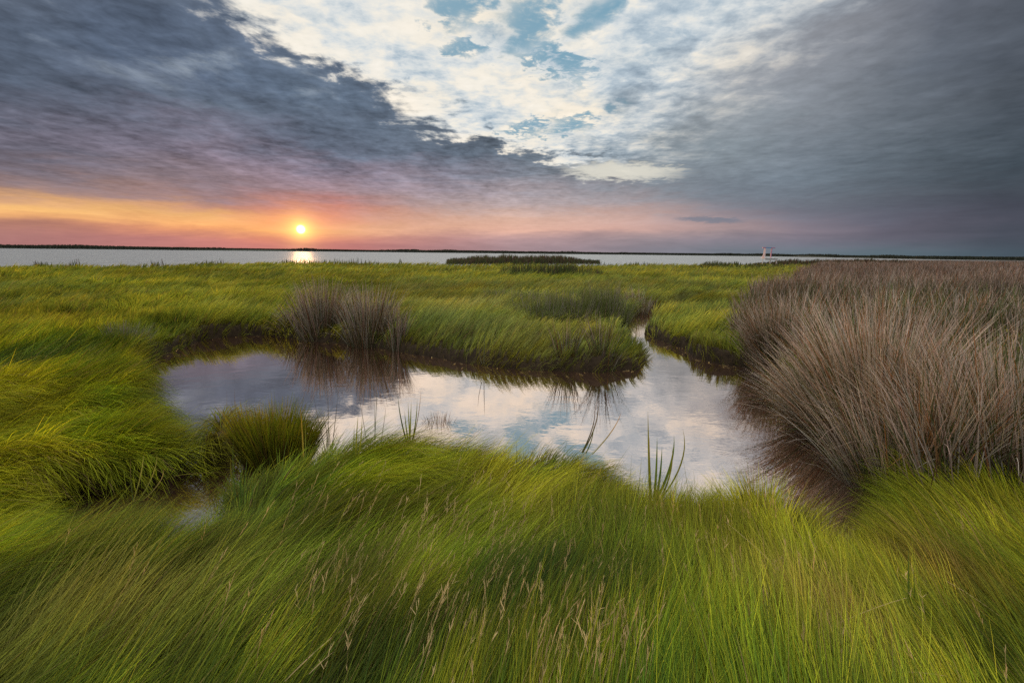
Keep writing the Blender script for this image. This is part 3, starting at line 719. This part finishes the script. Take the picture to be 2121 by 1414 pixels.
plants = [ # base px, base z, label, leaves [(tip px, tip py, bend px, width m, c0, c1, dx base px)]
 ((1358,1000), .30, 'fan of broad green blades rising from the grass at the right of the pond', [(1342,852,2,.016,LG,LY*.7,-14),(1361,905,-3,.015,LG,LG*1.3,-4),(1371,925,-4,.014,LG,LG*1.3,2),(1396,902,-14,.016,LG,LG*1.4,6),(1414,888,-22,.016,LG,LY*.6,14),(1392,925,-10,.013,LG,LY*.6,12),(1345,905,0,.012,LG,LO*.6,-8)]),
 ((1208,905), .32, 'two dark arching stems and an orange blade on the central grass mound', [(1240,828,-10,.010,LD*1.5,LB,0),(1233,842,-8,.009,LD,LB,-2),(1230,876,-4,.008,LG,LY*.6,12),(1287,852,-12,.009,LY*.8,LO,34)]),
 ((848,888), .30, 'small sheaf of yellow-green blades on the near pond edge left of the bright reflection', [(824,818,4,.011,LD*1.5,LG,-12),(852,830,0,.011,LY,LY,-2),(845,832,1,.010,LY,LY,2),(864,826,-3,.010,LG,LY,5),(872,805,-4,.006,LB,LO*.7,8),(838,850,2,.010,LG,LY,-6)]),
 ((738,925), .30, 'yellow blades in the near grass below two thin dark stalks', [(750,862,-2,.011,LY,LY*1.1,0),(742,858,2,.011,LY,LY,-8),(734,880,1,.010,LG,LY,-8)]),
 ((628,935), .28, 'single upright orange-yellow blade beside the tussock', [(622,842,1,.010,LY,LO,0),(632,870,-1,.009,LG,LY,4)]),
 ((678,895), .30, 'dark dead stalks standing before the water right of the tussock', [(678,798,0,.006,LD,LB*.8,0),(700,812,-2,.005,LD,LB*.8,14),(649,815,3,.006,LD,LB*.8,-16),(662,850,-8,.005,LD,LB,-6)]),
 ((775,880), .30, 'thin pointed dark spikes on the near pond edge', [(781,808,-1,.006,LD,LG*.8,0),(776,826,1,.005,LD,LG*.8,2),(800,835,0,.004,LD,LB,24),(742,812,0,.004,LD,LB,-30)]),
 ((500,935), .02, 'tall dark spikes on the left side of the tussock', [(470,808,8,.008,LD*1.4,LB*.9,-6),(486,806,6,.008,LD*1.4,LB*.9,0),(478,840,6,.008,LD,LB*.8,0),(499,815,2,.006,LD,LB*.8,8),(505,850,2,.007,LG*.8,LB,10)]),
 ((492,1020), .25, 'green blades beside the small inlet pool', [(484,905,8,.010,LG,LG*.8,0),(478,945,6,.010,LG,LY*.5,-2),(512,945,-3,.009,LG,LG,8),(500,960,-1,.010,LG*.8,LG,4)]),
 ((275,995), .28, 'pale curved stalks crossing the dark bank of the inlet', [(298,940,-4,.007,LY*.6,PAL['pale'],0),(325,938,-10,.007,LY*.6,PAL['pale'],14),(337,970,-14,.006,LY*.5,PAL['straw'],30),(270,945,0,.004,LG,LB,-4)]),
 ((1890,1290), .26, 'tall dark green blade standing in the grass at the lower right', [(1882,1135,4,.012,LG*.6,LG,0),(1893,1190,-2,.010,LG*.6,LG*.8,3)]),
 ((1960,985), .26, 'green broad blades among the foot of the dark rushes', [(1955,900,4,.013,LG*.8,LG,-6),(1975,905,-3,.013,LG*.8,LG*1.2,6),(1940,930,8,.011,LG*.8,LG,-12),(1990,935,-8,.011,LG*.8,LY*.5,14),(1965,885,0,.011,LG*.8,LG,0)]),
 ((1000,735), .25, 'single thin dark stalk on the far bank grass', [(1004,680,0,.010,LD,LD,4),(990,700,2,.008,LD,LB,-4)]),
 ((436,1030), .25, 'thin dark spikes in the pale grass beside the inlet pool', [(432,985,0,.005,LD,LG,-3),(470,985,0,.005,LD,LG,30)]),
]
for (bx, by), bz, lab, leaves in plants:
    g = gnd(bx, by, bz); Y = g[1]
    org = np.array([g[0], Y, bz - 0.12])
    e = empty('broad_leaved_plant', org, lab, 'plant')
    for tx, ty, bend, w_, a, b, dx in leaves:
        k = Y / 1000.0
        p0 = np.array([g[0] + dx * k * 0.6, Y + rng.uniform(-.02, .02), bz - 0.12])
        leaf_mesh('leaf', p0, tip_at(tx, ty, Y), w_, a, b, bend * k * 2, e, org, off=rng.uniform(-.03, .03))

# ------------------------------------------------------------------ straw, seed heads, debris
def build_straw():
    spots = [(1000,1080,60,70,60),(800,1160,60,60,35),(760,1250,120,70,35),(960,1200,120,90,80),(1150,1200,120,90,90),(1080,1100,160,60,60),(1260,1110,40,120,45),
             (1540,1240,30,25,30),(1310,1060,90,40,30),(1500,1080,120,90,30),(1350,1260,160,120,50),(1220,1370,50,40,20),(1300,1370,40,40,20),(1180,1400,30,30,8),
             (700,1100,120,60,30),(880,1060,200,60,25),(560,1120,160,60,15),(1750,1260,180,120,25),(1600,1150,120,80,25),(1250,960,120,60,20),(950,1000,200,60,20),(1660,1040,80,20,14)]
    P = []; S = []
    for px, py, sx, sy, n in spots:
        n = int(n * 1.0); P.append(np.stack([rng.normal(px, sx * 1.25, n), rng.normal(py, sy * 1.1, n)], -1))
    P = np.concatenate(P)
    d = CF[None] + ((P[:, 0] - 1060.5) / FPX)[:, None] * CR - ((P[:, 1] - 707) / FPX)[:, None] * CU
    t = (0.36 - CAM_H) / d[:, 2]; x = d[:, 0] * t; y = d[:, 1] * t
    ok = (wd(x, y) > 0.05) & (y > .8); x, y = x[ok], y[ok]; N = len(x)
    phi = lay(x, y) + rng.normal(0, .35, N)
    z = height(x, y)
    L = rng.uniform(.20, .34, N); th1 = rng.uniform(.4, 1.2, N)
    # stems start back from the head
    c1 = PAL['straw'][None] * rng.uniform(.6, 1.15, (N, 1)); c0 = PAL['brown'][None] * rng.uniform(.5, .9, (N, 1))
    root = np.stack([x - np.sin(phi) * .15, y - np.cos(phi) * .15, z], -1)
    a = ribbons(root, phi, th1 * .3, th1, L, np.full(N, .0016), 6, c0, c1, tip=.7)
    # spikelets near the tips
    V = a[0].reshape(N, 7, 2, 3).mean(2)
    parts = [a]
    for k in range(6):
        f = rng.uniform(.68, 1.0, N)[:, None] * 6; i = np.minimum(f.astype(int), 5)[:, 0]; u = f[:, 0] - i
        p = V[np.arange(N), i] * (1 - u)[:, None] + V[np.arange(N), i + 1] * u[:, None]
        parts.append(ribbons(p, phi + rng.normal(0, .45, N), th1 * .8 + rng.normal(0, .12, N), th1 + rng.normal(0, .15, N), rng.uniform(.015, .035, N), rng.uniform(.0016, .003, N), 2, c1, c1 * 1.1, tip=.3))
    # fallen stalks
    for (x0, y0), (x1, y1) in (((590,1410),(708,1290)),((640,1395),(690,1330)),((1420,1330),(1395,1270)),((1845,1390),(1965,1383)),((960,1255),(950,1300)),((1660,1330),(1880,1238)),((1690,1262),(1500,1080)),((860,1255),(910,1254)),((1370,1245),(1427,1322)),((2090,1290),(1960,1190)),((2050,1340),(1930,1260))):
        a0 = gnd(x0, y0, .36); a1 = gnd(x1, y1, .40); dv = a1 - a0; Ld = np.hypot(*dv)
        r = np.array([[a0[0], a0[1], .36]]); cc = PAL['straw'][None]
        parts.append(ribbons(r, np.array([math.atan2(dv[0], dv[1])]), np.array([1.35]), np.array([1.62]), np.array([Ld]), np.array([.0045]), 6, cc * .6, cc, tip=.5))
    v, q, c = join(parts)
    tag(new_mesh('dry_straw', v, q, M_GRASS, col=c), 'straw-coloured seed heads and dry stalks scattered through the foreground grass', 'straw', kind='stuff')
build_straw()
def build_floating():
    pts = [p for p in far_edge + right_edge[:9]]
    parts = []
    n = 0
    X = []; 
    for i in range(len(pts) - 1):
        a = gnd(*pts[i]); b = gnd(*pts[i + 1])
        for k in range(9):
            u = rng.random(); p = a * (1 - u) + b * u; X.append((p[0] + rng.normal(0, .08), p[1] - abs(rng.normal(.03, .10))))
    for px, py in ((1270,714),(1285,712),(1320,716),(1480,748),(1490,750),(1500,748),(580,694),(590,692),(845,728)):
        for k in range(5): p = gnd(px, py); X.append((p[0] + rng.normal(0, .07), p[1] + rng.normal(0, .03)))
    X = np.array(X); N = len(X)
    c = PAL['straw'][None] * rng.uniform(.4, 1.3, (N, 1))
    r = np.stack([X[:, 0], X[:, 1], np.full(N, .004)], -1)
    v, q, cc = ribbons(r, rng.uniform(0, 6.28, N), np.full(N, 1.52), np.full(N, 1.58), rng.uniform(.02, .12, N), rng.uniform(.004, .012, N), 2, c, c, yaw=0)
    tag(new_mesh('floating_straw', v, q, M_GRASS, col=cc), 'bits of pale straw floating along the far edge of the pond', 'debris', kind='stuff')
build_floating()

# ------------------------------------------------------------------ lakeside rushes and far shore
def build_lakeside():
    parts = []
    for x0, x1, yb, dn, n, hh in ((925,1242,545,0,5200,.62),(1560,1960,549,4,4000,.55),(-300,1560,546,0,1800,.28),(1020,1260,571,-10,1300,.42),(1420,1640,556,-14,1100,.35)):
        px = rng.uniform(x0, x1, n)
        u = (px - x0) / (x1 - x0); env = np.minimum(np.minimum(u * 5, (1 - u) * 3), 1) if hh > .3 else 1.0
        py = np.full(n, float(yb)) - rng.uniform(0, 6, n)
        if hh == .28:
            keep = fbm(px * .02, py * 0, 3, 3) > .56; px, py = px[keep], py[keep]; env = 1
            yy = shore_y((px - 1060) / 1000 * 55, np.full(len(px), 55.))[0]
        d = CF[None] + ((px - 1060.5) / FPX)[:, None] * CR - ((py - 707) / FPX)[:, None] * CU
        if hh == .28: t = yy * rng.uniform(.94, .985, len(px)) / d[:, 1]
        else: t = (.30 - CAM_H) / d[:, 2]
        x = d[:, 0] * t; y = d[:, 1] * t; y = np.minimum(y, 75.); x = d[:, 0] / d[:, 1] * y
        N = len(x); dist = np.hypot(x, y)
        dark = RC['dark'][None] * rng.uniform(.6, 1.6, (N, 1)); grn = RC['green'][None] * rng.uniform(.5, 1.0, (N, 1))
        c1 = np.where(rng.random((N, 1)) < (.55 if hh > .5 else .2), dark, grn)
        L = (hh + .25) * rng.uniform(.5, 1.3, N) * (0.35 + .65 * env) * (0.55 + .9 * fbm(px * .05, px * 0, 3, 8))
        parts.append(ribbons(np.stack([x, y, np.full(N, .15)], -1), rng.uniform(0, 6.28, N), rng.uniform(0, .12, N), rng.uniform(0, .35, N), L, .0011 * dist * rng.uniform(.7, 1.3, N), 2, c1 * .6, c1))
    v, q, c = join(parts)
    tag(new_mesh('lakeside_rushes', v, q, M_REED, col=c), 'dark rushes standing along the near shore of the lake', 'rushes', kind='stuff')
    n = 42000
    a = np.radians(rng.uniform(-56, 50, n)); s_ = rng.random(n)
    far = shore_y(np.sin(a) * 400, np.cos(a) * 400)[1]
    y = far + 3 + s_ ** 2 * 70; x = np.tan(a) * y
    far2 = shore_y(x, y)[1]; y = np.maximum(y, far2 + 3)
    hh = 1.1 + 1.5 * fbm(x * .013, y * .013, 3, 15) + 0.9 * sstep(.62, .8, fbm(x * .03, y * .02, 2, 19))
    c = np.array([.022, .026, .016])[None] * rng.uniform(.6, 1.7, (n, 1))
    v, q, cc = ribbons(np.stack([x, y, np.full(n, .3)], -1), rng.uniform(0, 6.28, n), np.zeros(n), rng.uniform(0, .3, n), hh * rng.uniform(.7, 1.1, n), rng.uniform(.5, 1.1, n), 2, c, c, yaw=rng.normal(0, .4, n), tip=.35)
    tag(new_mesh('far_shore_scrub', v, q, M_REED, col=cc), 'low dark marsh scrub on the far shore of the lake', 'scrub', kind='stuff')
build_lakeside()

# ------------------------------------------------------------------ small frame on the lake edge
import bmesh
def box(bm, c, s, rot=0.0, bev=0.0):
    r = bmesh.ops.create_cube(bm, size=1.0)
    bmesh.ops.scale(bm, vec=s, verts=r['verts'])
    if rot: bmesh.ops.rotate(bm, cent=(0, 0, 0), matrix=Matrix.Rotation(rot, 3, 'Y'), verts=r['verts'])
    bmesh.ops.translate(bm, vec=c, verts=r['verts'])
def obj(name, boxes, m, parent):
    bm = bmesh.new()
    for b_ in boxes: box(bm, *b_)
    bmesh.ops.bevel(bm, geom=list(bm.edges), offset=0.008, segments=1, affect='EDGES')
    me = bpy.data.meshes.new(name); bm.to_mesh(me); bm.free(); me.materials.append(m)
    o = bpy.data.objects.new(name, me); sc.collection.objects.link(o); o.parent = parent; return o
def build_frame():
    Y = 66.0; k = Y / 1000.0
    base = tip_at(1589, 541, Y); X0 = base[0]
    f = empty('mooring_frame', (X0, Y, 0.0), 'small pinkish frame of two posts and a blue crossbar on a deck by the lake', 'frame')
    pale = mat_plain('weathered_pink_paint', (.62, .46, .45), .7); white = mat_plain('pale_deck_boards', (.42, .43, .42), .8); blue = mat_plain('blue_paint', (.07, .19, .36), .5); mauve = mat_plain('mauve_paint', (.30, .14, .24), .6)
    ztop = tip_at(1589, 514, Y)[2]; zd = tip_at(1589, 535, Y)[2]
    xl = -7 * k; xr = 6.5 * k
    obj('post', [((xl, 0, (zd + ztop) / 2), (.20, .16, ztop - zd)), ((xl - .16, 0, zd + .35), (.10, .12, .8), .35)], pale, f)
    obj('post', [((xr, 0, (zd + ztop) / 2), (.12, .12, ztop - zd))], mauve, f)
    obj('crossbar', [((-.25 * k, 0, ztop + .05), (13.0 * k, .16, .12))], blue, f)
    obj('beam_end', [((xl - .12, 0, ztop + .051), (.42, .19, .15))], mauve, f)
    obj('beam_end', [((xr + .18, 0, ztop + .051), (.5, .19, .12))], mauve, f)
    obj('deck', [((.35, .2 * 1, zd), (26 * k, 1.4, .10)), ((.3, -.4, zd - .14), (24 * k, .08, .18))], white, f)
    for sx in (-.75, .25, 1.1):
        obj('pile', [((sx, -.3, zd * .5 - .12), (.11, .11, zd + .1))], white, f)
build_frame()
